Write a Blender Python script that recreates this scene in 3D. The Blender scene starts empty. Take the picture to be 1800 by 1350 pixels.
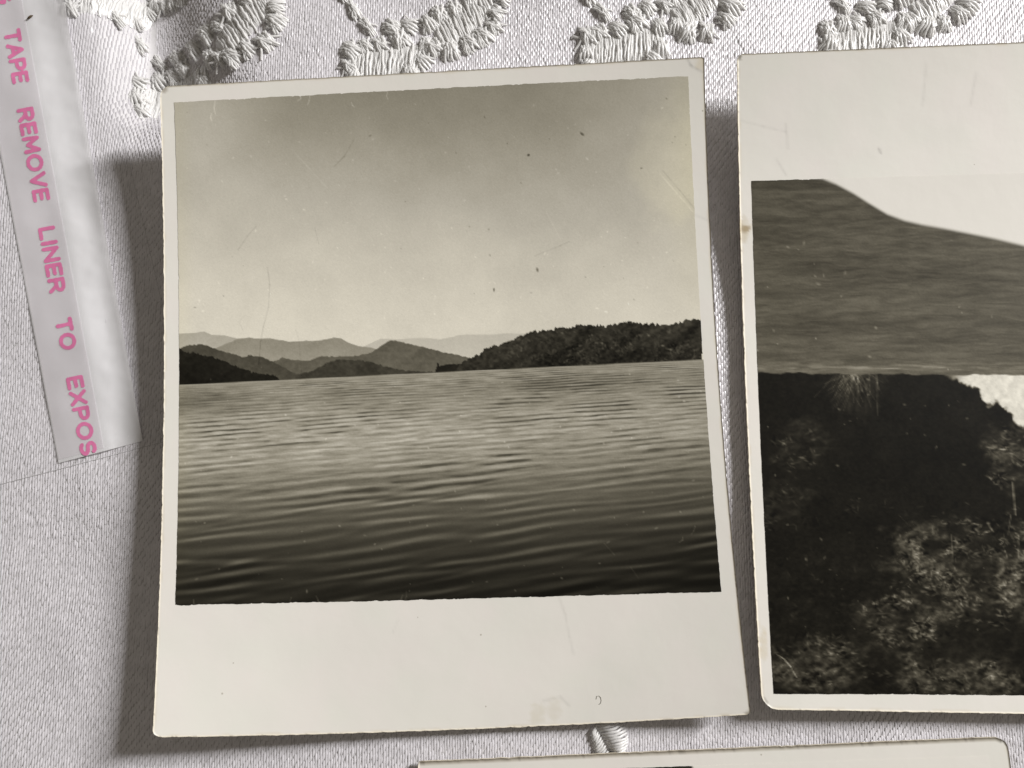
import bpy, math, random
import numpy as np
from mathutils import Vector, Matrix

# ------------------------------------------------------------------ camera, light, exposure
SC = bpy.context.scene
COL = SC.collection
MM = 0.001
TILT = math.radians(6.3)          # the phone leans a little towards the lower edge
DIST = 0.088                      # metres from lens to the middle of the table top seen
FPX = 1350.0                      # focal length in the 1800 x 1350 measuring frame

cam_d = bpy.data.cameras.new('camera')
cam = bpy.data.objects.new('camera', cam_d); COL.objects.link(cam)
cam.location = (0, -DIST * math.sin(TILT), DIST * math.cos(TILT))
cam.rotation_euler = (TILT, 0, 0)
cam_d.sensor_width = 36.0
cam_d.lens = 36.0 * FPX / 1800.0
cam_d.clip_start = 0.001; cam_d.clip_end = 10.0
cam_d.dof.use_dof = True
cam_d.dof.focus_distance = DIST - 0.001
cam_d.dof.aperture_fstop = 40.0
SC.camera = cam

W = bpy.data.worlds.new('World'); SC.world = W; W.use_nodes = True
W.node_tree.nodes['Background'].inputs['Color'].default_value = (1.0, 0.90, 0.76, 1)
W.node_tree.nodes['Background'].inputs['Strength'].default_value = 0.15

LAMP_AZ, LAMP_EL, LAMP_R = math.radians(29), math.radians(29.5), 0.9
ld = bpy.data.lights.new('window_light', 'AREA'); ld.shape = 'RECTANGLE'; ld.size = 0.05; ld.size_y = 0.24; ld.energy = 12.2   # a tall narrow window
ld.color = (1.0, 0.985, 0.98)
lamp = bpy.data.objects.new('window_light', ld); COL.objects.link(lamp)
lamp.location = (LAMP_R * math.cos(LAMP_EL) * math.cos(LAMP_AZ), LAMP_R * math.cos(LAMP_EL) * math.sin(LAMP_AZ), LAMP_R * math.sin(LAMP_EL))
lamp.rotation_euler = (-lamp.location).to_track_quat('-Z', 'Y').to_euler()

SC.view_settings.view_transform = 'Standard'; SC.view_settings.look = 'None'
SC.view_settings.gamma = 1.0; SC.view_settings.exposure = 0.0; SC.view_settings.use_curve_mapping = False

rng = np.random.default_rng(7); random.seed(7)

# ------------------------------------------------------------------ measuring: frame position + height -> metres on the table
CT, ST = math.cos(TILT), math.sin(TILT)
def table(X, Y, z=0.0):
    """point on the table (metres), at height z, of a spot measured in the 1800 x 1350 frame"""
    X = np.asarray(X, float); Y = np.asarray(Y, float)
    dx = (X - 900.0) / FPX; dy = -(Y - 675.0) / FPX
    wx = dx; wy = dy * CT + ST; wz = dy * ST - CT
    k = (z - DIST * CT) / wz
    return np.stack([wx * k, -DIST * ST + wy * k, np.broadcast_to(z, np.broadcast(X, Y).shape) + 0 * k], -1)

# ------------------------------------------------------------------ noise
_TAB = np.random.default_rng(3).random((256, 256))
def vnoise(x, y):
    xi = np.floor(x).astype(int); yi = np.floor(y).astype(int)
    fx = x - xi; fy = y - yi
    fx = fx * fx * (3 - 2 * fx); fy = fy * fy * (3 - 2 * fy)
    a = _TAB[xi & 255, yi & 255]; b = _TAB[(xi + 1) & 255, yi & 255]
    c = _TAB[xi & 255, (yi + 1) & 255]; d = _TAB[(xi + 1) & 255, (yi + 1) & 255]
    return (a * (1 - fx) + b * fx) * (1 - fy) + (c * (1 - fx) + d * fx) * fy
def fbm(x, y, o=4):
    s = 0.0; a = 0.5; t = 0.0
    for i in range(o):
        s = s + a * vnoise(x * 2 ** i + 17.3 * i, y * 2 ** i + 9.1 * i); t += a; a *= 0.5
    return s / t * 2 - 1
def sst(a, b, x):
    t = np.clip((x - a) / (b - a), 0, 1); return t * t * (3 - 2 * t)
def lin(c):
    c = np.clip(np.asarray(c, float) / 255.0, 0, 1)
    return np.where(c <= 0.04045, c / 12.92, ((c + 0.055) / 1.055) ** 2.4)

# ------------------------------------------------------------------ mesh + material helpers
def mesh_np(name, verts, faces, smooth=True):
    """verts (n,3), faces (m,k) all quads or all triangles"""
    verts = np.asarray(verts, np.float32); faces = np.asarray(faces, np.int32)
    me = bpy.data.meshes.new(name)
    me.vertices.add(len(verts)); me.vertices.foreach_set('co', verts.ravel())
    m, k = faces.shape
    me.loops.add(m * k); me.loops.foreach_set('vertex_index', faces.ravel())
    me.polygons.add(m); me.polygons.foreach_set('loop_start', np.arange(0, m * k, k, dtype=np.int32))
    me.polygons.foreach_set('use_smooth', np.full(m, smooth))
    me.update(calc_edges=True); me.validate()
    return me
def link(name, me, mat, parent=None):
    o = bpy.data.objects.new(name, me); COL.objects.link(o)
    if mat is not None and me is not None and not me.materials: me.materials.append(mat)
    if parent is not None:
        o.parent = parent
        if parent.type == 'EMPTY': o.matrix_parent_inverse = Matrix.Translation(-parent.location)
    return o
def empty(name, loc=(0, 0, 0)):
    o = bpy.data.objects.new(name, None); COL.objects.link(o); o.location = loc; o.empty_display_size = 0.005
    return o
def tag(o, label, cat, group=None):
    o['label'] = label; o['category'] = cat
    if group: o['group'] = group
def colour_attr(me, rgb, name='print_tone'):
    a = me.color_attributes.new(name, 'FLOAT_COLOR', 'POINT')
    buf = np.ones((len(rgb), 4), np.float32); buf[:, :3] = rgb
    a.data.foreach_set('color', buf.ravel())
def quads(nu, nv):
    i = np.arange(nu * nv).reshape(nv, nu)
    return np.stack([i[:-1, :-1], i[1:, :-1], i[1:, 1:], i[:-1, 1:]], -1).reshape(-1, 4)

def mat_new(name):
    m = bpy.data.materials.new(name); m.use_nodes = True
    nt = m.node_tree; return m, nt, nt.nodes['Principled BSDF']
def N(nt, t, **kw):
    n = nt.nodes.new(t)
    for k, v in kw.items():
        if k in n.inputs: n.inputs[k].default_value = v
        else: setattr(n, k, v)
    return n

def silk_material(name, base, rough, spec, scale, amt, sheen=0.0):
    m, nt, p = mat_new(name)
    tc = N(nt, 'ShaderNodeTexCoord'); no = N(nt, 'ShaderNodeTexNoise', Scale=scale, Detail=3.0)
    nt.links.new(tc.outputs['Object'], no.inputs['Vector'])
    rp = N(nt, 'ShaderNodeValToRGB')
    rp.color_ramp.elements[0].position = 0.3; rp.color_ramp.elements[1].position = 0.7
    rp.color_ramp.elements[0].color = (*[c * (1 - amt) for c in base], 1)
    rp.color_ramp.elements[1].color = (*base, 1)
    nt.links.new(no.outputs['Fac'], rp.inputs['Fac']); nt.links.new(rp.outputs['Color'], p.inputs['Base Color'])
    p.inputs['Roughness'].default_value = rough; p.inputs['Specular IOR Level'].default_value = spec
    p.inputs['Sheen Weight'].default_value = sheen
    return m
M_CLOTH = silk_material('satin_ground', (0.62, 0.605, 0.61), 0.5, 0.4, 260.0, 0.12)
M_FLOAT = silk_material('satin_thread', (0.79, 0.768, 0.80), 0.36, 1.0, 900.0, 0.14)
M_FLOAT.node_tree.nodes['Principled BSDF'].inputs['IOR'].default_value = 1.62
M_EMB = silk_material('embroidery_silk', (0.97, 0.965, 0.955), 0.34, 0.8, 1500.0, 0.06)
def soft_thread(m, k):                       # loose white thread lets some light through
    nt = m.node_tree; p = nt.nodes['Principled BSDF']; out = nt.nodes['Material Output']
    tl = N(nt, 'ShaderNodeBsdfTranslucent', Color=(0.95, 0.94, 0.92, 1)); mx = N(nt, 'ShaderNodeMixShader'); mx.inputs[0].default_value = k
    nt.links.new(p.outputs[0], mx.inputs[1]); nt.links.new(tl.outputs[0], mx.inputs[2]); nt.links.new(mx.outputs[0], out.inputs['Surface'])
soft_thread(M_EMB, 0.4)

def print_material():
    m, nt, p = mat_new('silver_print')
    at = N(nt, 'ShaderNodeAttribute', attribute_name='print_tone')
    nt.links.new(at.outputs['Color'], p.inputs['Base Color'])
    p.inputs['Roughness'].default_value = 0.46; p.inputs['Specular IOR Level'].default_value = 0.07
    tc = N(nt, 'ShaderNodeTexCoord'); no = N(nt, 'ShaderNodeTexNoise', Scale=380.0, Detail=3.0)
    nt.links.new(tc.outputs['Object'], no.inputs['Vector'])
    b = N(nt, 'ShaderNodeBump', Strength=0.08, Distance=0.0003)
    nt.links.new(no.outputs['Fac'], b.inputs['Height']); nt.links.new(b.outputs['Normal'], p.inputs['Normal'])
    return m
M_PRINT = print_material()

def paper_material():
    m, nt, p = mat_new('aged_photo_paper')
    at = N(nt, 'ShaderNodeAttribute', attribute_name='print_tone')
    tc = N(nt, 'ShaderNodeTexCoord')
    sp = N(nt, 'ShaderNodeTexVoronoi', Scale=330.0)          # tiny foxing specks
    nt.links.new(tc.outputs['Object'], sp.inputs['Vector'])
    th = N(nt, 'ShaderNodeMath', operation='LESS_THAN'); th.inputs[1].default_value = 0.035
    nt.links.new(sp.outputs['Distance'], th.inputs[0])
    mx = N(nt, 'ShaderNodeMix', data_type='RGBA'); mx.inputs[7].default_value = (0.30, 0.27, 0.20, 1)
    k = N(nt, 'ShaderNodeMath', operation='MULTIPLY'); k.inputs[1].default_value = 0.55
    nt.links.new(th.outputs[0], k.inputs[0]); nt.links.new(k.outputs[0], mx.inputs[0])
    nt.links.new(at.outputs['Color'], mx.inputs[6]); nt.links.new(mx.outputs[2], p.inputs['Base Color'])
    p.inputs['Roughness'].default_value = 0.5; p.inputs['Specular IOR Level'].default_value = 0.25
    no = N(nt, 'ShaderNodeTexNoise', Scale=300.0, Detail=4.0)
    nt.links.new(tc.outputs['Object'], no.inputs['Vector'])
    b = N(nt, 'ShaderNodeBump', Strength=0.10, Distance=0.0003)
    nt.links.new(no.outputs['Fac'], b.inputs['Height']); nt.links.new(b.outputs['Normal'], p.inputs['Normal'])
    return m
M_PAPER = paper_material()

# ------------------------------------------------------------------ tablecloth
PUCKER = table(232, 30)
def cloth_z(x, y):
    z = 0.00072 * fbm(x / 0.019 + 1.7, y / 0.021, 2) + 0.00016 * fbm(x / 0.006 + 5, y / 0.010, 2) - 0.00045
    # a soft valley in the cloth beside the embroidery, one flank turned from the window
    a = (x - PUCKER[0]) + (y - PUCKER[1]) * 0.16
    w = np.where(a > 0, 0.0092, 0.0034)
    z = z - 0.0056 * np.exp(-(a / w) ** 2) * np.exp(-(np.clip(PUCKER[1] - 0.0075 - y, 0, 1) / 0.0055) ** 2) * np.exp(-(np.clip(y - PUCKER[1] - 0.01, 0, 1) / 0.02) ** 2)
    return z

n = 260
gx, gy = np.meshgrid(np.linspace(-0.15, 0.15, n), np.linspace(-0.15, 0.15, n))
cv = np.stack([gx, gy, cloth_z(gx, gy)], -1).reshape(-1, 3)
i = np.arange(n * n).reshape(n, n)
cf = np.stack([i[:-1, :-1], i[:-1, 1:], i[1:, 1:], i[1:, :-1]], -1).reshape(-1, 4)
cloth = link('tablecloth', mesh_np('tablecloth', cv, cf), M_CLOTH)
cloth['kind'] = 'structure'
cloth['label'] = 'white satin tablecloth with raised white embroidery'

# satin weave: every float of the weave is a small arched thread
def satin_weave():
    p, L = 0.000285, 0.00088
    x0, x1 = -0.070, 0.070; y0, y1 = -0.052, 0.056
    ni = int((x1 - x0) / p); nj = int((y1 - y0) / L)
    I, J = np.meshgrid(np.arange(ni), np.arange(nj), indexing='ij')
    I = I.ravel(); J = J.ravel()
    cx = x0 + I * p; cy = y0 + (J + ((I * 2) % 5) / 5.0) * L
    cx = cx + rng.normal(0, 0.000018, len(cx)); cy = cy + rng.normal(0, 0.00007, len(cy))
    lean = 0.10 + 0.10 * fbm(cx / 0.03 + 3, cy / 0.03, 2) + rng.normal(0, 0.03, len(cx))
    cx = cx + 0.0006 * fbm(cx / 0.016, cy / 0.016 + 8, 2)
    # deep under the flat middle of the two big prints nothing of the weave can ever be seen
    keep = np.ones(len(cx), bool)
    for (ax, ay, bx, by) in ((345, 210, 1205, 1225), (1385, 170, 2300, 1190)):
        A = table(ax, ay); B = table(bx, by)
        keep &= ~((cx > A[0]) & (cx < B[0]) & (cy < A[1]) & (cy > B[1]))
    cx, cy, lean = cx[keep], cy[keep], lean[keep]
    m = len(cx)
    wd = p * 0.56 * rng.uniform(0.85, 1.1, m); ln = L * 0.56 * rng.uniform(0.88, 1.12, m); ht = 0.000088 * rng.uniform(0.7, 1.3, m)
    us = np.array([-1, 0, 1.0]); vs = np.array([-1, -0.55, 0.1, 0.65, 1.0])
    P = np.zeros((m, 5, 3, 3))
    for b, v in enumerate(vs):
        prof = (1 - abs(v) ** 2.4)
        for a, u in enumerate(us):
            w = wd * (0.55 + 0.45 * prof) * u
            P[:, b, a, 0] = cx + w + lean * ln * v
            P[:, b, a, 1] = cy + ln * v
            P[:, b, a, 2] = (1 - abs(u)) * ht * (0.15 + 0.85 * prof) + ht * 0.25 * prof
    P[..., 2] += (cloth_z(cx, cy) + 0.00001)[:, None, None]
    base = (np.arange(m) * 15)[:, None, None]
    q = np.arange(15).reshape(5, 3)
    F = np.stack([q[:-1, :-1], q[:-1, 1:], q[1:, 1:], q[1:, :-1]], -1).reshape(1, -1, 4) + base
    return mesh_np('satin_weave', P.reshape(-1, 3), F.reshape(-1, 4))
weave = link('satin_weave', satin_weave(), M_FLOAT, cloth); weave['kind'] = 'stuff'

# ------------------------------------------------------------------ threads
class Threads:
    def __init__(s): s.v = []; s.f = []; s.n = 0
    def tube(s, pts, rad, sides=6, flat=1.0):
        pts = np.asarray(pts, float); k = len(pts)
        rad = np.broadcast_to(rad, (k,))
        t = np.gradient(pts, axis=0); t /= np.linalg.norm(t, axis=1)[:, None] + 1e-12
        up = np.array([0, 0, 1.0]); a = np.cross(t, up); a /= np.linalg.norm(a, axis=1)[:, None] + 1e-9
        b = np.cross(a, t)
        th = np.arange(sides) * 2 * math.pi / sides
        ring = pts[:, None] + rad[:, None, None] * (np.cos(th)[None, :, None] * a[:, None] + np.sin(th)[None, :, None] * b[:, None] * flat)
        s.v.append(ring.reshape(-1, 3))
        j = np.arange(k * sides).reshape(k, sides); jn = np.roll(j, -1, axis=1)
        s.f.append(np.stack([j[:-1], j[1:], jn[1:], jn[:-1]], -1).reshape(-1, 4) + s.n); s.n += k * sides
    def mesh(s, name): return mesh_np(name, np.concatenate(s.v), np.concatenate(s.f))

def stitch(T, a, b, h, r, seg=6, wob=0.00003):
    a = np.array(a, float); b = np.array(b, float)
    t = np.linspace(0, 1, seg + 1)[:, None]
    p = a * (1 - t) + b * t
    p[:, 2] += h * (1 - np.abs(2 * t[:, 0] - 1) ** 2.2)
    p[1:-1] += rng.normal(0, wob, (seg - 1, 3))
    T.tube(p, r * (0.55 + 0.45 * np.sin(np.pi * np.clip(t[:, 0], 0.06, 0.94)) ** 0.5), flat=0.65)

def pad(T, cx, cy, rx, ry, h, ang=0.0):
    """soft wadding under the threads: a low dome"""
    k, r_ = 14, 4
    c, s = math.cos(ang), math.sin(ang); V = []
    for i_ in range(r_):
        f = math.cos(math.pi / 2 * i_ / (r_ - .6)); z = h * math.sin(math.pi / 2 * i_ / (r_ - .6))
        for j in range(k):
            t = 2 * math.pi * j / k; x, y = rx * f * math.cos(t), ry * f * math.sin(t)
            V.append((cx + c * x - s * y, cy + s * x + c * y, z))
    T.v.append(np.array(V)); q = np.arange(r_ * k).reshape(r_, k); qn = np.roll(q, -1, 1)
    T.f.append(np.stack([q[:-1], qn[:-1], qn[1:], q[1:]], -1).reshape(-1, 4) + T.n)
    T.f.append((np.array([[q[-1, j], q[-1, j + 1], q[-1, k - 2 - j], q[-1, k - 1 - j]] for j in range(k // 2 - 1)])) + T.n)
    T.n += r_ * k
def knot_mesh(name, length, width, height, nthreads, seed):
    """a padded knot: a fan of short bulging threads lying side by side"""
    T = Threads()
    rs = np.random.default_rng(seed)
    pad(T, 0, 0, length * .42, width * .42, height * .78)
    for lay in range(2):
        for k in range(nthreads):
            w = (k / (nthreads - 1) - 0.5) * width * (1.0 - 0.25 * lay)
            l = length * (0.5 * math.sqrt(max(0.12, 1 - (2 * w / width) ** 2 * 0.8))) * rs.uniform(0.85, 1.1)
            sk = rs.normal(0, 0.17) * width
            hh = height * math.sqrt(max(0.15, 1 - (1.7 * w / width) ** 2)) * (0.72 + 0.28 * lay)
            stitch(T, (-l, w * 0.7 + sk, 0), (l, w * 0.9 - sk, 0), hh * rs.uniform(0.85, 1.1), width / nthreads * rs.uniform(.65, .95), wob=0.00005)
    return T.mesh(name)
KNOTS = [knot_mesh('knot', 0.00225, 0.00190, 0.00048, 11, s) for s in range(6)]
LEAFK = [knot_mesh('stem_stitch', 0.0029, 0.0012, 0.00045, 7, 20 + s) for s in range(2)]
for k in KNOTS + LEAFK: k.materials.append(M_EMB)

MOTIF0 = (740, 60)
O0 = table(*MOTIF0)
def loc(X, Y):
    p = table(X, Y) - O0; return p
motif_knots = [(612,86,55),(640,76,62),(668,72,60),(698,60,58),(688,44,40),(718,38,42),(750,32,50),(772,24,55),(800,10,48),(824,-4,45),(842,-24,40),
    (746,72,78),(768,74,80),(792,80,75),(820,77,66),(848,62,55),(868,40,45),(873,14,30),(878,-12,20),(874,-40,5),(856,-58,-20),
    (611,112,85),(736,102,60),(722,122,75),(616,136,95)]
motif_stems = [(597,-18,60),(619,11,62),(644,41,55)]
def motif_body():
    T = Threads()
    def blk(a0, a1, b0, b1, nn, h):
        c4 = [loc(*q_) for q_ in (a0, a1, b1, b0)]; cc = sum(c4) / 4
        e1 = (c4[1] + c4[2] - c4[0] - c4[3]) / 2; e2 = (c4[3] + c4[2] - c4[0] - c4[1]) / 2
        for u_ in np.linspace(-.42, .42, 7): pad(T, cc[0] + e1[0] * u_, cc[1] + e1[1] * u_, np.hypot(*e2[:2]) * .52, np.hypot(*e1[:2]) * .13, h * .8, math.atan2(e2[1], e2[0]))
        for k in range(nn):
            t = (k + 0.5) / nn
            A = loc(a0[0] + (a1[0] - a0[0]) * t, a0[1] + (a1[1] - a0[1]) * t)
            B = loc(b0[0] + (b1[0] - b0[0]) * t, b0[1] + (b1[1] - b0[1]) * t)
            for _ in range(3):
                j = lambda k_: rng.normal(0, k_, 3) * (1, 1, 0)
                A2 = A + (B - A) * rng.uniform(-.06, .08) + j(.00015); B2 = B + (A - B) * rng.uniform(-.06, .10) + j(.00015)
                stitch(T, A2, B2, h * rng.uniform(.6, 1.15), rng.uniform(.00010, .00019), 7, 0.00005)
    blk((622, 84), (738, 72), (616, 148), (734, 132), 17, 0.00036)
    blk((762, 42), (846, -40), (782, 86), (872, 18), 16, 0.00036)
    return T.mesh('embroidered_scallop')
def place_motif(X, Y, scale=1.0, rot=0.0):
    p = table(X, Y)
    me = motif_body(); me.materials.append(M_EMB)      # stitched afresh each time, as by hand
    c, s = math.cos(rot), math.sin(rot)
    co = np.zeros(len(me.vertices) * 3, np.float32); me.vertices.foreach_get('co', co); co = co.reshape(-1, 3)
    wx = p[0] + scale * (c * co[:, 0] - s * co[:, 1]); wy = p[1] + scale * (s * co[:, 0] + c * co[:, 1])
    co[:, 2] += (cloth_z(wx, wy) - cloth_z(p[0], p[1])) / scale
    me.vertices.foreach_set('co', co.ravel()); me.update()
    o = link('embroidered_scallop', me, None, cloth)
    o.location = (p[0], p[1], float(cloth_z(p[0], p[1])) + 0.00008); o.scale = (scale,) * 3; o.rotation_euler.z = rot
    c, s = math.cos(rot), math.sin(rot)
    def child(nm, me, q, ang, sc=1.0):
        k = link(nm, me, None, o)
        w = np.array([p[0] + scale * (c * q[0] - s * q[1]), p[1] + scale * (s * q[0] + c * q[1])])
        dz = (float(cloth_z(w[0], w[1])) - float(cloth_z(p[0], p[1]))) / scale
        k.location = (q[0], q[1], dz); k.rotation_euler.z = -math.radians(ang); k.scale = (sc,) * 3
    for j, (kx, ky, a) in enumerate(motif_knots):
        child('knot', KNOTS[random.randrange(6)], loc(kx + random.gauss(0, 3), ky + random.gauss(0, 3)), a + random.uniform(-30, 30), random.uniform(0.98, 1.3))
    for j, (kx, ky, a) in enumerate(motif_stems):
        child('stem_stitch', LEAFK[j % 2], loc(kx, ky), a, 1.0)
for (X, Y, sc, r) in ((740, 60, 1.0, 0.0), (1158, 36, 1.02, 0.03), (345, 74, 1.08, 0.12), (1580, 22, 1.0, 0.02), (228, -58, 0.9, 0.0)):
    place_motif(X, Y, sc, r)

# the leaf peeping out between two prints
def leaf_body():
    T = Threads(); P = table(1066, 1305)
    q = lambda X, Y: table(X, Y) - P
    for k in range(15):
        t = k / 14
        vx, vy = 1046 + 40 * t, 1276 + 66 * t
        stitch(T, q(vx, vy), q(1076 + 26 * math.sin(math.pi * (0.15 + 0.75 * t)) + 4 * t, vy - 14 + 10 * t), 0.0007, 0.00016)
        stitch(T, q(vx, vy), q(1040 - 4 * math.sin(math.pi * t) + 18 * t, vy + 20), 0.00035, 0.00015)
    return T.mesh('embroidered_leaf'), P
lm, lp = leaf_body()
lf = link('embroidered_leaf', lm, M_EMB, cloth); lf.location = (lp[0], lp[1], float(cloth_z(lp[0], lp[1])) + 0.0001)

# ------------------------------------------------------------------ photographic prints
def quad_edge(a, m, b, t):
    a, m, b = map(np.array, (a, m, b)); t = t[..., None]
    return a * (2 * (t - .5) * (t - 1)) + m * (4 * t * (1 - t)) + b * (2 * t * (t - .5))
def coons(E, s, t):
    """E: corner and mid points (tl, tm, tr, rm, br, bm, bl, lm); s, t in 0..1"""
    tl, tm, tr, rm, br, bm, bl, lm_ = E
    top = quad_edge(tl, tm, tr, s); bot = quad_edge(bl, bm, br, s)
    lef = quad_edge(tl, lm_, bl, t); rig = quad_edge(tr, rm, br, t)
    S = s[..., None]; Tt = t[..., None]
    tl, tr, br, bl = map(np.array, (tl, tr, br, bl))
    return top * (1 - Tt) + bot * Tt + lef * (1 - S) + rig * S - (tl * (1 - S) * (1 - Tt) + tr * S * (1 - Tt) + bl * (1 - S) * Tt + br * S * Tt)
def mid(a, b): return ((a[0] + b[0]) / 2, (a[1] + b[1]) / 2)
def height_fn(E, Hm, lip=0.0):
    """curl of a card in metres from nine heights (mm); position measured between its corners"""
    tl, tr, br, bl = [np.array(E[k], float) for k in (0, 2, 4, 6)]
    Hm = np.array(Hm) * MM
    def L(t): return [2 * (t - .5) * (t - 1), 4 * t * (1 - t), 2 * t * (t - .5)]
    def f(X, Y):
        s = np.full(np.shape(X), .5); t = np.full(np.shape(X), .5)
        for _ in range(5):                       # inverse bilinear
            le = tl[0] + (bl[0] - tl[0]) * t; ri = tr[0] + (br[0] - tr[0]) * t
            s = (X - le) / (ri - le)
            to = tl[1] + (tr[1] - tl[1]) * s; bo = bl[1] + (br[1] - bl[1]) * s
            t = (Y - to) / (bo - to)
        ls, lt = L(s), L(t)
        z = 0
        for a in range(3):
            for b in range(3): z = z + Hm[a][b] * lt[a] * ls[b]
        z = z + lip * MM * np.clip(.42 - t, 0, 1) ** 2          # the top of the card curls up harder
        return z
    return f
THICK = 0.00026

def make_card(root, E, H, nu, nv, radii, wear, tone_fn, name='paper'):
    s, t = np.meshgrid(np.linspace(0, 1, nu), np.linspace(0, 1, nv))
    w = math.dist(E[0], E[2]); h = math.dist(E[0], E[6])
    # round each corner: squeeze the corner square into a quarter disc
    for (cs, ct, r) in ((0, 0, radii[0]), (1, 0, radii[1]), (1, 1, radii[2]), (0, 1, radii[3])):
        rs, rt = r / w, r / h
        qs = (1 - (np.abs(s - cs)) / rs); qt = (1 - (np.abs(t - ct)) / rt)
        inside = (qs > 0) & (qt > 0)
        n2 = np.hypot(qs, qt) + 1e-9; ninf = np.maximum(qs, qt)
        qs2 = np.where(inside, qs * ninf / n2, qs); qt2 = np.where(inside, qt * ninf / n2, qt)
        s = np.where(inside, (1 - qs2) * rs if cs == 0 else 1 - (1 - qs2) * rs, s)
        t = np.where(inside, (1 - qt2) * rt if ct == 0 else 1 - (1 - qt2) * rt, t)
    P = coons(E, s, t)
    X, Y = P[..., 0].copy(), P[..., 1].copy()
    ring = np.zeros((nv, nu), bool); ring[0] = ring[-1] = True; ring[:, 0] = ring[:, -1] = True
    jit = 1.0 * fbm(X / 9, Y / 9, 3) + 0.8 * np.clip(fbm(X / 4 + 50, Y / 4, 2) - 0.25, 0, 1) * 2
    cxm, cym = X.mean(), Y.mean()
    d = np.hypot(X - cxm, Y - cym)
    X = np.where(ring, X - (X - cxm) / d * jit * wear, X); Y = np.where(ring, Y - (Y - cym) / d * jit * wear, Y)
    z = H(X, Y) + THICK
    top = table(X, Y, z).reshape(-1, 3)
    n = nu * nv
    bi = np.concatenate([np.arange(nu), np.arange(1, nv) * nu + nu - 1, (nv - 1) * nu + np.arange(nu - 2, -1, -1), np.arange(nv - 2, 0, -1) * nu])
    und = top.copy(); und[:, 2] -= THICK
    V = np.concatenate([top, und])
    q = quads(nu, nv)
    bj = np.roll(bi, -1)
    side = np.stack([bi, bj, bj + n, bi + n], -1)[:, ::-1]
    me = mesh_np(name, V, np.concatenate([q, q[:, ::-1] + n, side]))
    ed = np.minimum(np.minimum(s * w, (1 - s) * w), np.minimum(t * h, (1 - t) * h))
    rgb = tone_fn(X, Y, ed).reshape(-1, 3)
    colour_attr(me, np.concatenate([rgb, rgb * 0.9]))
    # keep the thin edge crisp
    fl = np.ones(len(me.polygons), bool); fl[-len(side):] = False
    me.polygons.foreach_set('use_smooth', fl)
    return link(name, me, M_PAPER, root)

def make_image(root, E, H, nu, nv, tone_fn, rough=0.8):
    s, t = np.meshgrid(np.linspace(0, 1, nu), np.linspace(0, 1, nv))
    P = coons(E, s, t); X, Y = P[..., 0].copy(), P[..., 1].copy()
    f = fbm(X / 14, Y / 14, 4) * 1.6 * rough + np.clip(fbm(X / 3.3, Y / 3.3, 2) - .3, 0, 1) * 3 * rough
    Y[0] += f[0]; Y[-1] -= f[-1]; X[:, 0] += f[:, 0] * .6; X[:, -1] -= f[:, -1] * .6
    V = table(X, Y, H(X, Y) + THICK + 0.00003).reshape(-1, 3)
    me = mesh_np('printed_image', V, quads(nu, nv))
    colour_attr(me, tone_fn(X, Y).reshape(-1, 3))
    return link('printed_image', me, M_PRINT, root)

def paper_tone(seed, stain=(), lines=()):
    def f(X, Y, ed):
        g = fbm(X / 120 + seed, Y / 120, 3)[..., None]
        rgb = np.array([0.79, 0.765, 0.705]) * (1 + 0.035 * g) * np.array([1, 1, 1.0])
        rgb = rgb + 0.012 * fbm(X / 60, Y / 60 + seed, 2)[..., None] * np.array([1.0, -0.2, 0.6])
        e = np.clip(1 - ed / (3.5 + 4.5 * np.clip(fbm(X / 22 + seed, Y / 22, 3) + .1, 0, 1)), 0, 1)[..., None]
        rgb = rgb * (1 - e * 0.55) + np.array([0.62, 0.52, 0.33]) * e * 0.55
        dk = (np.clip(1 - ed / 3.0, 0, 1) * sst(.25, .5, fbm(X / 8 + seed, Y / 8, 3)))[..., None]
        rgb = rgb * (1 - dk * .55) + np.array([0.16, 0.12, 0.07]) * dk * .55
        for (cx, cy, rx, ry, col, k) in stain:
            d = ((X - cx) / rx) ** 2 + ((Y - cy) / ry) ** 2 + 0.9 * fbm(X / 7, Y / 7, 3)
            m = (np.clip(1 - d, 0, 1) ** .6 * k)[..., None]
            rgb = rgb * (1 - m) + np.array(col) * m
        for (pts, wd, k) in lines: rgb = rgb * (1 + scratch(np.zeros_like(X), X, Y, pts, wd, k))[..., None]
        return np.clip(rgb, 0.02, 0.9)
    return f
def scratch(tone, X, Y, pts, width, delta):
    for (x0, y0), (x1, y1) in zip(pts[:-1], pts[1:]):
        dx, dy = x1 - x0, y1 - y0; u = np.clip(((X - x0) * dx + (Y - y0) * dy) / (dx * dx + dy * dy), 0, 1)
        d = np.hypot(X - x0 - u * dx, Y - y0 - u * dy)
        tone = tone + delta * np.clip(1 - d / width, 0, 1) * (0.5 + 0.8 * vnoise(X / 6, Y / 6))
    return tone
def specks(tone, X, Y, k, rad, delta, rs, box):
    x0, y0, x1, y1 = box
    for _ in range(k):
        cx, cy = rs.uniform(x0, x1), rs.uniform(y0, y1); r = rad * rs.uniform(.6, 1.5); a = rs.uniform(0, 3.1); el = rs.uniform(1, 2.2)
        near = (np.abs(X - cx) < 3 * r * el) & (np.abs(Y - cy) < 3 * r * el)
        dx = (X[near] - cx); dy = (Y[near] - cy)
        u = (dx * math.cos(a) + dy * math.sin(a)) / el; v = -dx * math.sin(a) + dy * math.cos(a)
        tone[near] += delta * rs.uniform(.5, 1) * np.clip(1.4 - np.hypot(u, v) / r, 0, 1)
    return tone
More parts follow.
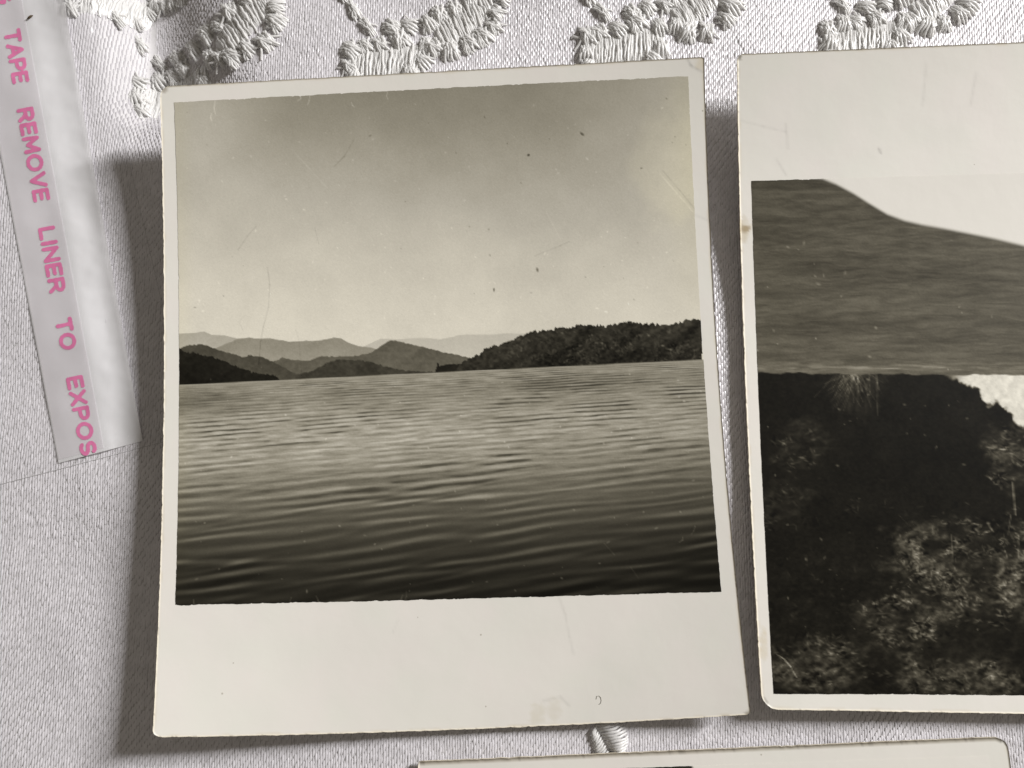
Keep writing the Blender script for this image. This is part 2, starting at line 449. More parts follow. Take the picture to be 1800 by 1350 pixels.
def strokes(tone, X, Y, cand, rs, ln, wd, delta, tilt=0.0, spread=.6):
    """leaf-sized dashes at the given spots"""
    for cx, cy, k in cand:
        a = tilt + rs.normal(0, spread); L = rs.uniform(*ln); w = wd * rs.uniform(.7, 1.4)
        near = (np.abs(X - cx) < L + 3) & (np.abs(Y - cy) < L + 3)
        dx = X[near] - cx; dy = Y[near] - cy
        u = dx * math.cos(a) + dy * math.sin(a); v = -dx * math.sin(a) + dy * math.cos(a) + .04 * u * u / L
        tone[near] += delta * k * rs.uniform(.3, 1.1) * np.clip(1.3 - np.abs(v) / w, 0, 1) * np.clip(1.4 - np.abs(u) * 2 / L, 0, 1)
    return tone
def spots(rs, k, cx, cy, rx, ry):
    r = np.sqrt(rs.random(k)); t = rs.random(k) * 6.283
    x = cx + rx * r * np.cos(t) + rs.normal(0, rx * .12, k); y = cy + ry * r * np.sin(t) + rs.normal(0, ry * .12, k)
    g = vnoise(x / 26 + 3, y / 18); keep = g > rs.uniform(.25, .7, k)
    return list(zip(x[keep], y[keep], .5 + g[keep]))
def albedo(tone, tint_l=(1.03, 0.98, 0.83), tint_d=(1.10, 1.0, 0.72), k=1.10):
    """grey of the silver image (0..255 as it looks beside its own paper white) to a warm base colour"""
    l = lin(tone)[..., None] * k
    m = np.clip(l / 0.5, 0, 1)
    return np.clip(l * (np.array(tint_d) * (1 - m) + np.array(tint_l) * m), 0.004, 0.86)

# ---- lake print
def lake(X, Y):
    rs = np.random.default_rng(11)
    yh = 676.5 + (632 - 676.5) * (X - 316) / 920.0
    # sky
    tone = np.interp(Y, [130, 200, 280, 360, 450, 540, 640], [138, 148, 164, 181, 196, 207, 211])
    tone += 7 * fbm(X / 190, Y / 150, 3) + 2.5 * fbm(X / 40, Y / 40, 3)
    top = sst(420, 150, Y)
    tone += top * (34 * sst(540, 320, X) + 26 * sst(930, 1240, X) - 9 * np.exp(-((X - 820) / 190) ** 2))
    tone += 10 * sst(1120, 1230, X) * sst(600, 300, Y)
    pt = ((X - 1185) / 75) ** 2 + ((Y - 270) / 120) ** 2 + .8 * fbm(X / 50, Y / 60, 3)
    tone += 11 * sst(1.4, .0, pt)
    tone += 6 * np.clip(fbm(X / 70 + 20, Y / 55, 4) + .05, -.6, .7)
    # ridges, far to near; traced on the print
    A = lambda pts: ([300 + p[0] / 3.6 for p in pts], [530 + p[1] / 3.6 for p in pts])
    B = lambda pts: ([780 + p[0] * .3111 for p in pts], [530 + p[1] * .3111 for p in pts])
    def ridge(tone, xy, val, rough, sc, tex, soft=0.8, base=None):
        xs, ys = xy
        y = np.interp(X, xs, ys, left=2000, right=2000)
        y = y - rough * (fbm(X / sc, X * 0 + val, 4) * .8 + .9 * (1 - 2 * np.abs(fbm(X / (sc * 1.2) + 60, X * 0 + val, 2))) * (.4 + vnoise(X / 23, X * 0 + val)))
        m = sst(-soft, soft, Y - y)
        v = val + tex * (.8 * fbm(X / 6, Y / 4.5 + val, 4) + .7 * fbm(X / 30 + Y / 22, Y / 40 + val, 3))
        if base is not None: v = v + base * sst(0, 60, Y - y)
        return tone * (1 - m) + v * m
    tone = ridge(tone, A([(0,208),(150,200),(210,190),(260,212),(330,215),(420,235),(700,300),(900,330)]), 166, .6, 20, 5, base=20)
    a = A([(1180,305),(1220,285),(1330,235),(1390,240),(1450,240),(1540,232),(1640,232),(1700,240),(1800,222)]); b = B([(60,195),(130,187),(250,188),(360,180),(450,180),(620,190)])
    tone = ridge(tone, (a[0] + b[0], a[1] + b[1]), 186, .5, 20, 3, base=12)
    tone = ridge(tone, A([(180,330),(300,290),(420,240),(500,228),(560,235),(630,233),(700,245),(760,255),(830,250),(880,250),(960,245),(1030,230),(1080,235),(1120,260),(1200,285),(1300,300),(1500,340)]), 137, .8, 12, 7, base=18)
    a = A([(560,410),(660,380),(710,357),(780,372),(860,378),(950,350),(1050,350),(1160,345),(1240,335),(1280,320),(1340,275),(1395,245),(1450,255),(1530,275),(1640,300),(1760,330)]); b = B([(20,292),(60,300),(130,315),(200,330),(400,360)])
    tone = ridge(tone, (a[0] + b[0], a[1] + b[1]), 90, 1.4, 7, 13, base=6)
    tone = ridge(tone, A([(0,310),(50,300),(100,280),(180,272),(230,280),(290,305),(380,330),(450,350),(510,342),(570,350),(640,380),(700,410),(760,445),(860,470)]), 70, 1.4, 6, 12, base=14)
    tone = ridge(tone, A([(790,470),(830,460),(900,440),(1000,385),(1070,365),(1150,370),(1240,380),(1330,405),(1430,430),(1550,442),(1700,450)]), 60, 1.8, 5, 16, base=-4)
    tone = ridge(tone, A([(0,300),(50,305),(130,325),(220,345),(300,365),(380,400),(450,430),(520,450),(600,462),(650,470),(690,495)]), 29, 2.4, 4.5, 9, base=-8)
    tone = ridge(tone, A([(1672,450),(1685,412),(1692,372),(1697,410),(1740,400),(1800,395),(1850,405),(1865,430)]), 30, 1.0, 4, 8)
    tone = ridge(tone, B([(60,400),(90,358),(150,320),(200,300),(240,270),(330,245),(400,215),(430,195),(480,180),(560,170),(640,155),(720,150),(760,132),(820,135),(900,140),(960,135),(1050,118),(1100,125),(1180,130),(1250,135),(1330,120),(1380,103),(1460,105)]), 47, 3.0, 4.5, 28, base=-14)
    c_ = [(x, y, k) for x, y, k in spots(rs, 900, 1080, 612, 190, 34) if y > np.interp(x, [830, 920, 1000, 1100, 1240], [632, 588, 578, 572, 566]) + 3]
    tone = strokes(tone, X, Y, c_, rs, (3, 8), 1.5, 20, 0.1, .9)
    tone = strokes(tone, X, Y, c_[::2], rs, (3, 9), 1.8, -18, 1.5, .5)
    # water
    v = np.maximum(Y - yh, 0)
    w = np.interp(v, [0, 4, 12, 28, 55, 85, 120, 150, 190, 230, 280, 330, 380, 430], [158, 142, 146, 134, 140, 152, 153, 143, 120, 97, 73, 54, 40, 29])
    w += 6 * np.exp(-((X - 640) / 260) ** 2) * sst(40, 90, v) * sst(190, 130, v)
    w -= 26 * sst(520, 320, X) * np.exp(-((v - 28) / 24) ** 2) + 16 * np.exp(-((X - 1010) / 150) ** 2) * np.exp(-((v - 28) / 20) ** 2)
    w -= 10 * sst(1000, 1260, X) * sst(60, 200, v)
    ve = v + .075 * (X - 780) * np.clip(v / 400, 0, 1) + 5
    near = sst(90, 300, v)
    n1 = fbm(X / 260, ve / 40 + 3, 2); n2 = fbm(X / 60, ve / 9 + 7, 3); n3 = fbm(X / 24, ve / 2.2, 3)
    ph = 2 * math.pi * (np.log(2.7 + .060 * ve) / .060 + .62 * n1 + (.30 - .20 * near) * n2)
    ve2 = v + .17 * (X - 700) * np.clip(v / 400, .1, 1) + 5
    ph2 = 2 * math.pi * (np.log(2.7 + .054 * ve2) / .054 + .7 * fbm(X / 200 + 31, ve2 / 30, 2))
    sn = np.sin(ph) * .66 + np.sin(ph2) * .46
    crest = np.clip(.5 + .5 * sn, 0, 1) ** 1.7
    sec = .5 + .5 * np.sin(ph * .5 + 2.2 * fbm(X / 150 + 40, ve / 50, 2))
    gain = (0.75 + 1.3 * fbm(X / 200 + 9, ve / 45, 2)).clip(.7, 1.25)
    broad = (crest * (.75 + .5 * sec) - .42) * (.62 + .30 * sst(230, 360, v)) * gain + .05 * fbm(X / 30, ve / 5, 3)
    patch = sst(-.25, .35, fbm(X / 130 + 2, ve / 34 + 5, 3) + .35 * sst(760, 1000, X) * sst(120, 60, v))
    line = np.clip(-sn - .2 + .9 * fbm(X / 34, ve / 8 + 7, 3), 0, 1) ** 1.3 * patch
    far = -.44 * line + .09 * sn + .20 * n3 + .08 * n2
    w2 = w * (1 + near * broad + (1 - near) * far * np.clip(v / 10, .4, 1))
    m = sst(-.6, .9, Y - yh)
    tone = tone * (1 - m) + w2 * m
    tone += 9 * np.exp(-((Y - yh + .8) / 1.3) ** 2) * sst(980, 1100, X)       # pale shore below the wood
    # age: creases, hairs, dust
    tone = scratch(tone, X, Y, [(470,470),(474,500),(472,540),(463,575),(458,600),(455,640)], 1.6, -20)
    tone = scratch(tone, X, Y, [(520,580),(526,600),(530,660)], 1.3, -12)
    tone = scratch(tone, X, Y, [(432,552),(420,566),(428,582)], 1.3, -10)
    tone = scratch(tone, X, Y, [(418,440),(435,415),(450,398)], 1.6, -16)
    tone = scratch(tone, X, Y, [(588,292),(605,275),(622,246)], 1.5, -20)
    tone = scratch(tone, X, Y, [(520,270),(540,292),(575,330)], 1.6, 9)
    tone = scratch(tone, X, Y, [(553,400),(560,428)], 1.4, -14)
    tone = scratch(tone, X, Y, [(940,450),(985,432),(1000,425)], 1.6, -14)
    tone = scratch(tone, X, Y, [(1165,300),(1195,335),(1222,368)], 2.0, -16)
    tone = scratch(tone, X, Y, [(1160,305),(1190,340),(1218,372)], 2.0, 12)
    tone = scratch(tone, X, Y, [(960,372),(972,395),(985,420)], 1.5, 9)
    for (x, yv, ln) in ((378, 178, 22), (372, 200, 12), (527, 166, 12), (545, 166, 18), (682, 160, 14), (618, 180, 8), (512, 1050, 12), (556, 1048, 14), (714, 1040, 14), (340, 1054, 10), (708, 1046, 10), (1222, 925, 14), (1200, 944, 9)):
        tone = scratch(tone, X, Y, [(x, yv), (x + rs.uniform(-3, 4), yv + ln * .6), (x + rs.uniform(-8, 6), yv + ln)], 1.4, 30)
    tone = scratch(tone, X, Y, [(1062,955),(1080,975)], 1.3, 22); tone = scratch(tone, X, Y, [(1108,996),(1122,1016)], 1.3, 20)
    tone = specks(tone, X, Y, 110, 1.1, 24, rs, (320, 170, 1210, 560))
    tone = specks(tone, X, Y, 34, 0.95, -45, rs, (320, 170, 1210, 560))
    tone = specks(tone, X, Y, 5, 1.5, -95, rs, (800, 200, 1150, 520))
    tone = specks(tone, X, Y, 100, 1.1, 45, rs, (320, 640, 1240, 1050))
    # slightly faded rim and silver grain
    tone += 3.0 * rs.normal(0, 1, X.shape) * np.clip(tone / 120, .35, 1) * .8
    a = albedo(np.clip(tone, 14, 235))
    yel = (.5 * sst(1.4, .1, pt) + sst(40, 0, X - 308) * .5 + sst(1150, 1240, X) * sst(650, 300, Y) * .6)[..., None]
    return a * (1 - yel * np.array([0.0, .01, .10]))

# ---- print of the dark slope
def slope(X, Y):
    rs = np.random.default_rng(23)
    ry = np.interp(X, [1300, 1445, 1470, 1500, 1530, 1560, 1590, 1620, 1660, 1700, 1750, 1800, 2400], [300, 312, 322, 338, 357, 375, 386, 393, 400, 408, 418, 430, 560])
    sky = 212 + 2 * fbm(X / 60, Y / 60, 2)
    st = fbm(X / 75, Y / 4.2, 4); st2 = fbm(X / 240 + 4, Y / 26, 3)
    wx = X + 14 * fbm(X / 60, Y / 20, 2); wy = Y + 5 * fbm(X / 45 + 8, Y / 18, 2)
    st = .75 * fbm(wx / 22, wy / 3.0, 4) + .7 * fbm(wx / 80 + 6, wy / 8, 3)
    sea = 78 + 20 * st + 13 * st2 + 9 * sst(560, 650, Y) - 8 * sst(380, 320, Y)
    m = sst(-4.0, 5.0, Y - ry)
    tone = sky * (1 - m) + sea * m
    edge = np.exp(-((Y - 646) / 7) ** 2)
    tone += edge * 26 * np.clip(fbm(X / 40, Y / 2.5 + 9, 3) + .25, 0, 1) * 2
    # wood under the shore line
    sh = 657 + 3.5 * fbm(X / 22, X * 0 + 3, 3) + .008 * (X - 1500)
    dark = 21 + 5 * fbm(X / 40, Y / 40, 3) + 5 * fbm(X / 5, Y / 4, 2)
    tex = fbm(X / 15 + 30, Y / 9, 5); tex2 = fbm(X / 42 + 11, Y / 30, 3)
    leafy = np.clip(.5 + .75 * fbm(X / 10 + 4, Y / 7, 4), 0, 1.2); rid = 1 - np.abs(fbm(X / 24 + 8, Y / 15, 4)) * 2.2
    def blob(cx, cy, rx, ry_, k):
        d = ((X - cx) / rx) ** 2 + ((Y - cy) / ry_) ** 2 + 1.3 * tex2 + .5 * tex
        return sst(1.25, .1, d) * k * np.clip(.06 + .95 * leafy * np.clip(.35 + rid * .75, 0, 1) + .3 * np.clip(tex, -.4, 1), 0, 1.3)
    dark += blob(1735, 1010, 185, 110, 50) + blob(1590, 1095, 95, 60, 34) + blob(1650, 985, 90, 70, 26) + blob(1775, 800, 50, 70, 60)
    dark += blob(1405, 785, 55, 50, 30) + blob(1378, 880, 55, 50, 22) + blob(1430, 1170, 90, 50, 50) + blob(1690, 1190, 150, 40, 62)
    dark += blob(1950, 1000, 200, 180, 60) + blob(2200, 900, 160, 200, 50)
    dark += np.clip(tex + .1, 0, 1) * 30 * leafy * sst(860, 1150, Y)
    ang = np.arctan2(Y - 600, X - 1505); rad = np.hypot((X - 1505) / 66, (Y - 648) / 92)
    fe = np.clip(1.05 - rad - .5 * tex2 - .3 * tex, 0, 1) ** .7 * np.clip(.35 + .55 * fbm(ang * 26, Y / 30, 3) + .5 * tex, .05, 1)
    dark += 55 * fe
    for (cx, cy, rx, ry_, k, dl) in ((1730, 1000, 150, 95, 900, 34), (1590, 1090, 75, 45, 330, 34), (1650, 980, 70, 55, 260, 24), (1770, 810, 40, 60, 160, 40), (1700, 1190, 150, 32, 420, 28), (1430, 1165, 85, 50, 260, 24), (1400, 790, 40, 45, 90, 30), (1378, 890, 40, 45, 80, 22), (1520, 1000, 170, 150, 260, 14), (2000, 1000, 200, 150, 300, 34)):
        dark = strokes(dark, X, Y, spots(rs, k, cx, cy, rx, ry_), rs, (4, 13), 1.5, dl, 0.25, .7)
        dark = strokes(dark, X, Y, spots(rs, k // 4, cx, cy, rx, ry_), rs, (5, 14), 2.2, -dl * .6, 0.25, .7)
    for _ in range(70):
        a = rs.normal(math.pi / 2, .75); L = rs.uniform(25, 88) * (1 - .25 * abs(a - math.pi / 2)); x0 = 1505 + rs.normal(0, 16)
        dark = scratch(dark, X, Y, [(x0, 652), (x0 + .6 * L * math.cos(a), 652 + .6 * L * math.sin(a)), (x0 + L * math.cos(a), 652 + L * math.sin(a) * .95)], 1.7, rs.uniform(6, 26))
    for (x0, y0, x1, y1, k, wd) in ((1541, 655, 1543, 730, 40, 2.0), (1780, 848, 1785, 905, 95, 2.2), (1777, 905, 1772, 940, 55, 1.8), (1673, 940, 1674, 985, 50, 1.8), (1790, 940, 1791, 980, 50, 2)):
        dark = scratch(dark, X, Y, [(x0, y0), (x1, y1)], wd, k)
    wp = np.interp(X, [1655, 1690, 1720, 1735, 1750, 1775, 1790, 1810, 2400], [656, 674, 684, 716, 704, 724, 748, 744, 720])
    wm = sst(-5, 5, wp + 9 * fbm(X / 9, Y / 9, 3) - Y) * sst(1650, 1700, X)
    dark = dark * (1 - wm) + (212 + 22 * fbm(X / 8, Y / 8, 3)) * wm
    m2 = sst(-1.2, 1.5, Y - sh)
    tone = tone * (1 - m2) + dark * m2
    tone = scratch(tone, X, Y, [(1365,1150),(1378,1158),(1390,1172),(1400,1190)], 1.6, 70)
    tone = scratch(tone, X, Y, [(1580,905),(1596,922)], 1.2, 22)
    tone = specks(tone, X, Y, 60, 1.4, 60, rs, (1340, 660, 1800, 1210))
    tone = specks(tone, X, Y, 22, 1.5, 55, rs, (1330, 420, 1800, 650))
    tone += 2.2 * rs.normal(0, 1, X.shape) * np.clip(tone / 90, .4, 1)
    a = albedo(np.clip(tone, 15, 235), tint_l=(1.02, .985, .86), tint_d=(1.12, 1.0, .70))
    white = np.array([0.79, 0.765, 0.705]) * (1 + .02 * fbm(X / 90, Y / 90, 3))[..., None]
    k = (1 - sst(-4, 6, Y - ry))[..., None]
    return a * (1 - k) + white * k

def third(X, Y):
    ry = np.interp(X, [700, 1212, 1219, 1260, 1500, 1900], [1300, 1300, 1352, 1400, 1520, 1560])
    m = sst(-1.5, 1.5, Y - ry)
    tone = 212 * (1 - m) + (40 + 12 * fbm(X / 30, Y / 8, 3)) * m
    a = albedo(tone)
    white = np.array([0.79, 0.765, 0.705]); k = (1 - m)[..., None]
    return a * (1 - k) + white * k

# lake print -------------------------------------------------------
EA = ((281, 152), (760, 126), (1238, 100), (1265, 678), (1320, 1256), (794, 1283), (268, 1296), (287.5, 724))
HA = height_fn(EA, [[3.7, 1.5, 2.0], [3.0, 0.8, 1.5], [4.3, 1.0, 2.3]], 15.5)
rootA = empty('photo_print', tuple(table(794, 700, 0.0)))
tag(rootA, 'black and white lake photograph print with broad blank lower margin', 'photograph', 'old photo prints on the cloth')
cA = make_card(rootA, EA, HA, 300, 340, (18, 5, 7, 14), 1.0, paper_tone(1.0, ((1232, 112, 12, 10, (.66, .58, .42), .5), (945, 1256, 16, 22, (.60, .55, .40), .30), (975, 1246, 14, 20, (.58, .52, .38), .24), (288, 158, 8, 6, (.2, .16, .1), .6), (1316, 1253, 7, 5, (.2, .17, .12), .6)), (([(1207, 101), (1215, 116), (1238, 128)], 3.5, -.22), ([(982, 1046), (993, 1080), (1001, 1120), (1008, 1150)], 3.5, -.09), ([(1222, 378), (1256, 392)], 3.5, -.10), ([(1000, 1240), (985, 1225), (955, 1232)], 4, -.12), ([(700, 1090), (690, 1112)], 3, -.06))))
IA = ((306, 180), (758, 156), (1210, 134), (1233.5, 587), (1268, 1040), (790, 1053), (308, 1064), (315, 622))
imA = make_image(rootA, IA, HA, 570, 570, lake)
def ribbon(name, pts, wd, H, mat, parent, dz=0.00004):
    T = Threads(); P = np.array([table(x, y, float(H(np.array(x), np.array(y))) + THICK + dz) for x, y in pts]); T.tube(P, wd, 5)
    return link(name, T.mesh(name), mat, parent)
M_PENCIL = silk_material('pencil_graphite', (0.36, 0.34, 0.30), 0.6, 0.2, 3000.0, 0.3)
ribbon('pencil_mark', [(1048, 1229), (1049, 1224), (1053, 1223), (1056, 1226), (1057, 1231), (1056, 1236), (1053, 1238)], 0.00004, HA, M_PENCIL, rootA, 0.0)

# dark slope print -------------------------------------------------
EB = ((1296, 95), (1795, 74), (2290, 52), (2335, 660), (2400, 1266), (1870, 1256), (1340, 1247), (1309, 640))
HB = height_fn(EB, [[0.5, 0.8, 0.9], [0.8, 0.8, 1.2], [1.9, 1.8, 2.0]], 22.0)
rootB = empty('photo_print', tuple(table(1800, 700, 0.0)))
tag(rootB, 'photograph print with dark hillside and shadowy foliage under a blank top margin', 'photograph', 'old photo prints on the cloth')
cB = make_card(rootB, EB, HB, 300, 320, (12, 10, 20, 26), 1.0, paper_tone(5.0, ((1309, 402, 11, 7, (.20, .13, .06), .85), (1306, 404, 16, 22, (.55, .45, .28), .5), (1345, 1238, 5, 12, (.2, .18, .14), .7), (1343, 1130, 8, 30, (.6, .5, .3), .4), (1299, 100, 5, 6, (.16, .14, .1), .8)), (([(1303, 212), (1340, 222), (1383, 232)], 4, -.08), ([(1381, 218), (1385, 260)], 4, -.12), ([(1365, 280), (1382, 308)], 3.5, -.12), ([(1628, 112), (1622, 185)], 4, -.10), ([(1716, 128), (1706, 185)], 4, -.10), ([(1545, 262), (1548, 268)], 4, -.3))))
IB = ((1321, 318), (1790, 304), (2262, 290), (2300, 760), (2345, 1232), (1850, 1223), (1360, 1220), (1337, 770))
imB = make_image(rootB, IB, HB, 420, 480, slope, 0.6)

# pale print below -------------------------------------------------
EC = ((735, 1339), (1252, 1317), (1770, 1295), (1835, 1800), (1900, 2330), (1300, 2365), (700, 2400), (718, 1860))
HC = height_fn(EC, [[0.5, 0.5, 0.7], [0.4, 0.3, 0.4], [0.8, 0.6, 0.8]])
rootC = empty('photo_print', tuple(table(1290, 1800, 0.0)))
tag(rootC, 'pale print with yellowed rounded corner, only its blank top border showing', 'photograph', 'old photo prints on the cloth')
cC = make_card(rootC, EC, HC, 240, 120, (4, 24, 20, 20), 1.1, paper_tone(9.0))
IC = ((772, 1362), (1255, 1345), (1738, 1329), (1800, 1800), (1860, 2150), (1300, 2185), (745, 2215), (760, 1800))
imC = make_image(rootC, IC, HC, 200, 120, third, 0.5)

# ------------------------------------------------------------------ clear plastic bag with its sealing strip
def film_material(name, colr, solid, gloss, rough):
    m = bpy.data.materials.new(name); m.use_nodes = True; nt = m.node_tree; nt.nodes.clear()
    out = N(nt, 'ShaderNodeOutputMaterial'); tr = N(nt, 'ShaderNodeBsdfTransparent')
    pr = N(nt, 'ShaderNodeBsdfPrincipled', Roughness=rough); pr.inputs['Specular IOR Level'].default_value = gloss
    tc = N(nt, 'ShaderNodeTexCoord'); no = N(nt, 'ShaderNodeTexNoise', Scale=220.0, Detail=2.0)
    nt.links.new(tc.outputs['Object'], no.inputs['Vector'])
    rp = N(nt, 'ShaderNodeValToRGB'); rp.color_ramp.elements[0].color = (*[c * .93 for c in colr], 1); rp.color_ramp.elements[1].color = (*colr, 1)
    nt.links.new(no.outputs['Fac'], rp.inputs['Fac']); nt.links.new(rp.outputs['Color'], pr.inputs['Base Color'])
    b = N(nt, 'ShaderNodeBump', Strength=0.12, Distance=0.0005); nt.links.new(no.outputs['Fac'], b.inputs['Height']); nt.links.new(b.outputs['Normal'], pr.inputs['Normal'])
    mx = N(nt, 'ShaderNodeMixShader'); mx.inputs[0].default_value = solid
    nt.links.new(tr.outputs[0], mx.inputs[1]); nt.links.new(pr.outputs[0], mx.inputs[2]); nt.links.new(mx.outputs[0], out.inputs['Surface'])
    return m
M_FILM = film_material('clear_film', (0.75, 0.74, 0.76), 0.07, 0.6, 0.18)
M_TAPE = film_material('milky_tape', (0.95, 0.945, 0.96), 0.76, 1.0, 0.22)
M_LINER = film_material('liner_film', (0.90, 0.86, 0.895), 0.45, 0.5, 0.3)
M_SEAM = film_material('film_seam', (0.8, 0.8, 0.8), 0.5, 0.8, 0.2)
M_PINK = silk_material('pink_ink', (0.86, 0.235, 0.47), 0.4, 0.4, 900.0, 0.18)

bag = empty('plastic_bag', tuple(table(100, 400, 0.0)))
tag(bag, 'clear plastic bag with milky sealing strip printed in pink capital letters', 'bag')
def film_z(X, Y):
    p = table(X, Y)
    return cloth_z(p[..., 0], p[..., 1]) + 0.00015 + 0.0009 * np.exp(-((X - 150) / 90) ** 2 - (np.maximum(Y + 10, 0) / 60) ** 2) + 0.00010 * fbm(X / 90, Y / 70, 2)
EF = ((-420, -260), (-160, -245), (105, -235), (228, 290), (338, 764), (0, 851), (-330, 936), (-380, 340))
s, t = np.meshgrid(np.linspace(0, 1, 70), np.linspace(0, 1, 110))
P = coons(EF, s, t); FX, FY = P[..., 0], P[..., 1]
film = link('film', mesh_np('film', table(FX, FY, film_z(FX, FY)).reshape(-1, 3), quads(70, 110)), M_FILM, bag)
def seam(a, b):
    T = Threads(); u = np.linspace(0, 1, 50)
    X = a[0] + (b[0] - a[0]) * u; Y = a[1] + (b[1] - a[1]) * u
    T.tube(table(X, Y, film_z(X, Y)), 0.000035, 5)
    return link('seam', T.mesh('seam'), M_SEAM, bag)
seam((-330, 936), (338, 764)); 
u = np.linspace(0, 1, 80); pr = quad_edge(EF[2], EF[3], EF[4], u)
T = Threads(); T.tube(table(pr[:, 0], pr[:, 1], film_z(pr[:, 0], pr[:, 1])), 0.000022, 5); link('seam', T.mesh('seam'), M_SEAM, bag)

# sealing strip; a runs down the strip, w across it from left to right
def strip_px(a, w):
    l0, l1 = np.array((-106, -300.0)), np.array((103, 814.0))
    r0, r1 = np.array((58, -300.0)), np.array((251, 775.0))
    a = np.asarray(a)[..., None]; w = np.asarray(w)[..., None]
    return (l0 + (l1 - l0) * a) * (1 - w) + (r0 + (r1 - r0) * a) * w
_pw = np.linspace(-.1, 1.1, 481)
_pz = np.interp(_pw, [-.1, 0, .15, .35, .52, .60, .70, .80, .88, .95, 1.0, 1.1], [-.03, -.03, .05, .12, .19, .18, .08, .0, .0, .07, .17, .34])
for _ in range(3): _pz = np.convolve(np.pad(_pz, 12, 'edge'), np.ones(25) / 25, 'valid')
def strip_lift(a, w):
    z = np.interp(w, _pw, _pz) * (0.8 + .5 * fbm(a * 7 + 3, w * 1.3, 2)) + .06 * fbm(a * 16, w * 2.2 + 5, 2) * np.clip(w * 1.5, 0, 1) + .035 * fbm(a * 60, w * 5, 2) * sst(.5, .7, w)
    return 0.00003 + (z + .03) * 0.0014
def strip_point(a, w, dz=0.0):
    p = strip_px(a, w); return table(p[..., 0], p[..., 1], film_z(p[..., 0], p[..., 1]) + strip_lift(a, w) + dz)
w_, a_ = np.meshgrid(np.linspace(0, 1, 60), np.linspace(0, 1, 240))
tape = link('sealing_strip', mesh_np('sealing_strip', strip_point(a_, w_).reshape(-1, 3), quads(60, 240)), M_TAPE, bag)
w2_, a2_ = np.meshgrid(np.linspace(0.01, 0.545, 30), np.linspace(0, .995, 160))
liner = link('release_liner', mesh_np('release_liner', strip_point(a2_, w2_, 0.00005).reshape(-1, 3), quads(30, 160)), M_LINER, bag)

# pink lettering: each word is flat ink on the strip
def arc(cx, cy, rx, ry, a0, a1, k=12):
    return [(cx + rx * math.cos(math.radians(a0 + (a1 - a0) * i / k)), cy + ry * math.sin(math.radians(a0 + (a1 - a0) * i / k))) for i in range(k + 1)]
# strokes of each capital: width, then polylines in a box of height 1
GLYPH = {
    'T': (.66, [[(0, 1), (.66, 1)], [(.33, 1), (.33, 0)]]),
    'A': (.74, [[(0, 0), (.37, 1), (.74, 0)], [(.14, .34), (.60, .34)]]),
    'P': (.60, [[(0, 0), (0, 1), (.32, 1)] + arc(.32, .72, .28, .28, 90, -90) + [(0, .44)]]),
    'E': (.54, [[(.54, 1), (0, 1), (0, 0), (.54, 0)], [(0, .52), (.48, .52)]]),
    'R': (.62, [[(0, 0), (0, 1), (.33, 1)] + arc(.33, .74, .27, .26, 90, -90) + [(0, .48)], [(.33, .48), (.62, 0)]]),
    'M': (.80, [[(0, 0), (.03, 1), (.40, .22), (.77, 1), (.80, 0)]]),
    'O': (.84, [arc(.42, .5, .42, .5, 0, 360, 28)]),
    'V': (.72, [[(0, 1), (.36, 0), (.72, 1)]]),
    'L': (.52, [[(0, 1), (0, 0), (.52, 0)]]),
    'I': (.02, [[(0, 0), (0, 1)]]),
    'N': (.66, [[(0, 0), (0, 1), (.66, 0), (.66, 1)]]),
    'X': (.66, [[(0, 0), (.66, 1)], [(0, 1), (.66, 0)]]),
    'S': (.60, [arc(.30, .75, .28, .25, 35, 270, 14) + arc(.30, .25, .30, .25, 90, -145, 14)]),
    'G': (.80, [arc(.42, .5, .42, .5, 50, 330, 22) + [(.80, .46), (.48, .46)]]),
}
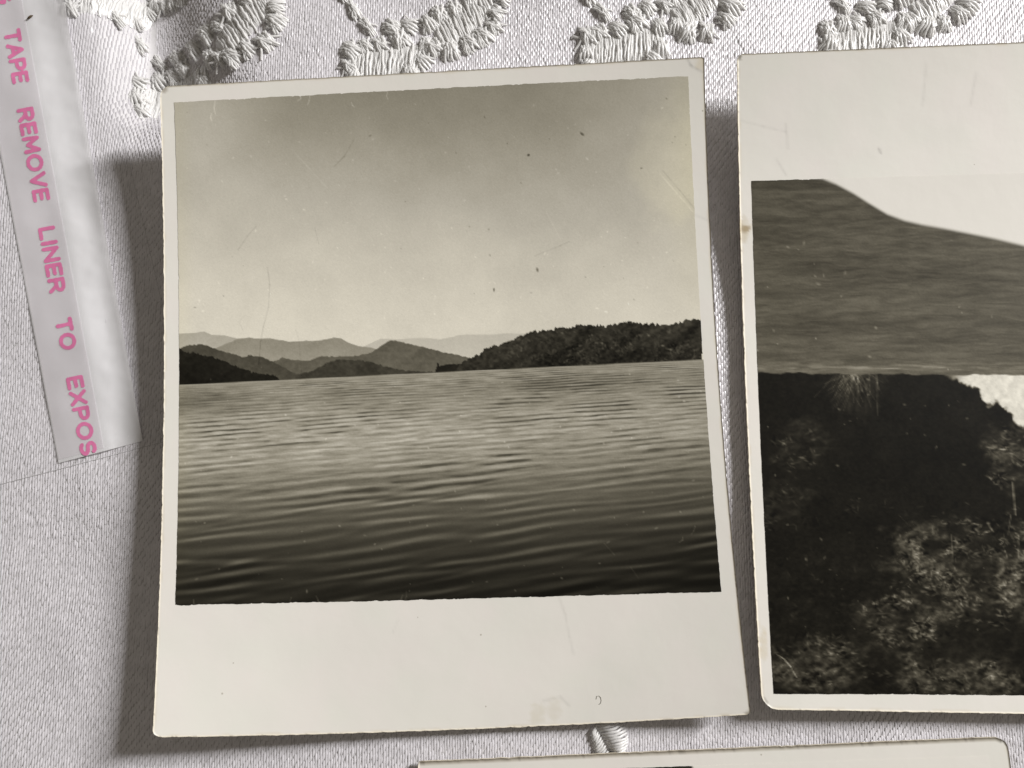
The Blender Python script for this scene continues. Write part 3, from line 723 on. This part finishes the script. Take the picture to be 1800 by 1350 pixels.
def word(txt, p0, p1, cap):
    segs = []; x = 0.0; hw = .118
    for ch in txt:
        wd, st = GLYPH[ch]
        for pl in st:
            for (ax, ay), (bx, by) in zip(pl[:-1], pl[1:]): segs.append((x + ax, ay, x + bx, by))
        x += wd + .31
    total = x - .31
    d = np.array(p1, float) - np.array(p0, float); Lp = np.hypot(*d)
    d = d / Lp; nrm = np.array((d[1], -d[0]))
    kx = (Lp - 2 * hw * cap) / total                        # frame units per glyph unit along the line
    ky = cap * (1 - 2 * hw)
    step = .55
    gx_, gy_ = np.meshgrid(np.arange(-3, Lp + 3, step), np.arange(-3, cap + 3, step))
    D = np.full(gx_.shape, 1e9)
    for ax, ay, bx, by in segs:
        x0, y0, x1, y1 = ax * kx + hw * cap, ay * ky + hw * cap, bx * kx + hw * cap, by * ky + hw * cap
        ex, ey = x1 - x0, y1 - y0; u_ = np.clip(((gx_ - x0) * ex + (gy_ - y0) * ey) / (ex * ex + ey * ey + 1e-9), 0, 1)
        D = np.minimum(D, np.hypot(gx_ - x0 - u_ * ex, gy_ - y0 - u_ * ey))
    ink = D < hw * cap + .5 * fbm(gx_ / 2.5, gy_ / 2.5 + len(txt), 2)
    full = ink[:-1, :-1] & ink[1:, :-1] & ink[:-1, 1:] & ink[1:, 1:]
    ids = np.arange(gx_.size).reshape(gx_.shape)
    F = np.stack([ids[:-1, :-1], ids[:-1, 1:], ids[1:, 1:], ids[1:, :-1]], -1)[full]
    used, inv = np.unique(F, return_inverse=True)
    Q = np.array(p0) + gx_.ravel()[used][:, None] * d + gy_.ravel()[used][:, None] * nrm
    l0, l1 = np.array((-106, -300.0)), np.array((103, 814.0)); r0, r1 = np.array((58, -300.0)), np.array((251, 775.0))
    a = np.full(len(Q), .5); w = np.full(len(Q), .5)
    for _ in range(6):                                      # where on the strip the ink lies
        le = l0 + (l1 - l0) * a[:, None]; ri = r0 + (r1 - r0) * a[:, None]
        w = (Q[:, 0] - le[:, 0]) / (ri[:, 0] - le[:, 0])
        ye0 = l0[1] * (1 - w) + r0[1] * w; ye1 = l1[1] * (1 - w) + r1[1] * w
        a = (Q[:, 1] - ye0) / (ye1 - ye0)
    V = table(Q[:, 0], Q[:, 1], film_z(Q[:, 0], Q[:, 1]) + strip_lift(a, w) + 0.000062)
    return link('printed_word', mesh_np('printed_word', V, inv.reshape(-1, 4)), M_PINK, bag)
CAP = 31.0
for txt, p0, p1 in (('SEALING', (-42, -180), (-6, 10)), ('TAPE', (5, 54), (22, 149)), ('REMOVE', (28, 192), (59, 357)), ('LINER', (66, 401), (87, 517)), ('TO', (95, 562), (107, 618)), ('EXPOS', (115, 664), (142, 803))):
    word(txt, p0, p1, CAP)

# a crumb of dirt on the strip
cp = table(53, 30, float(film_z(np.array(53.), np.array(30.))) + 0.00045)
T = Threads(); T.tube(np.array([[-.00032, -.00022, 0], [-.0001, -.0001, .00006], [.00012, .0001, .00005], [.00033, .0002, 0]]), np.array([.00006, .00013, .00012, .00005]), 7)
crumb = link('dirt_crumb', T.mesh('dirt_crumb'), silk_material('brown_dirt', (.12, .085, .05), .8, .2, 4000, .4)); crumb.location = tuple(cp)
tag(crumb, 'tiny brown crumb of dirt lying on the milky strip', 'crumb')
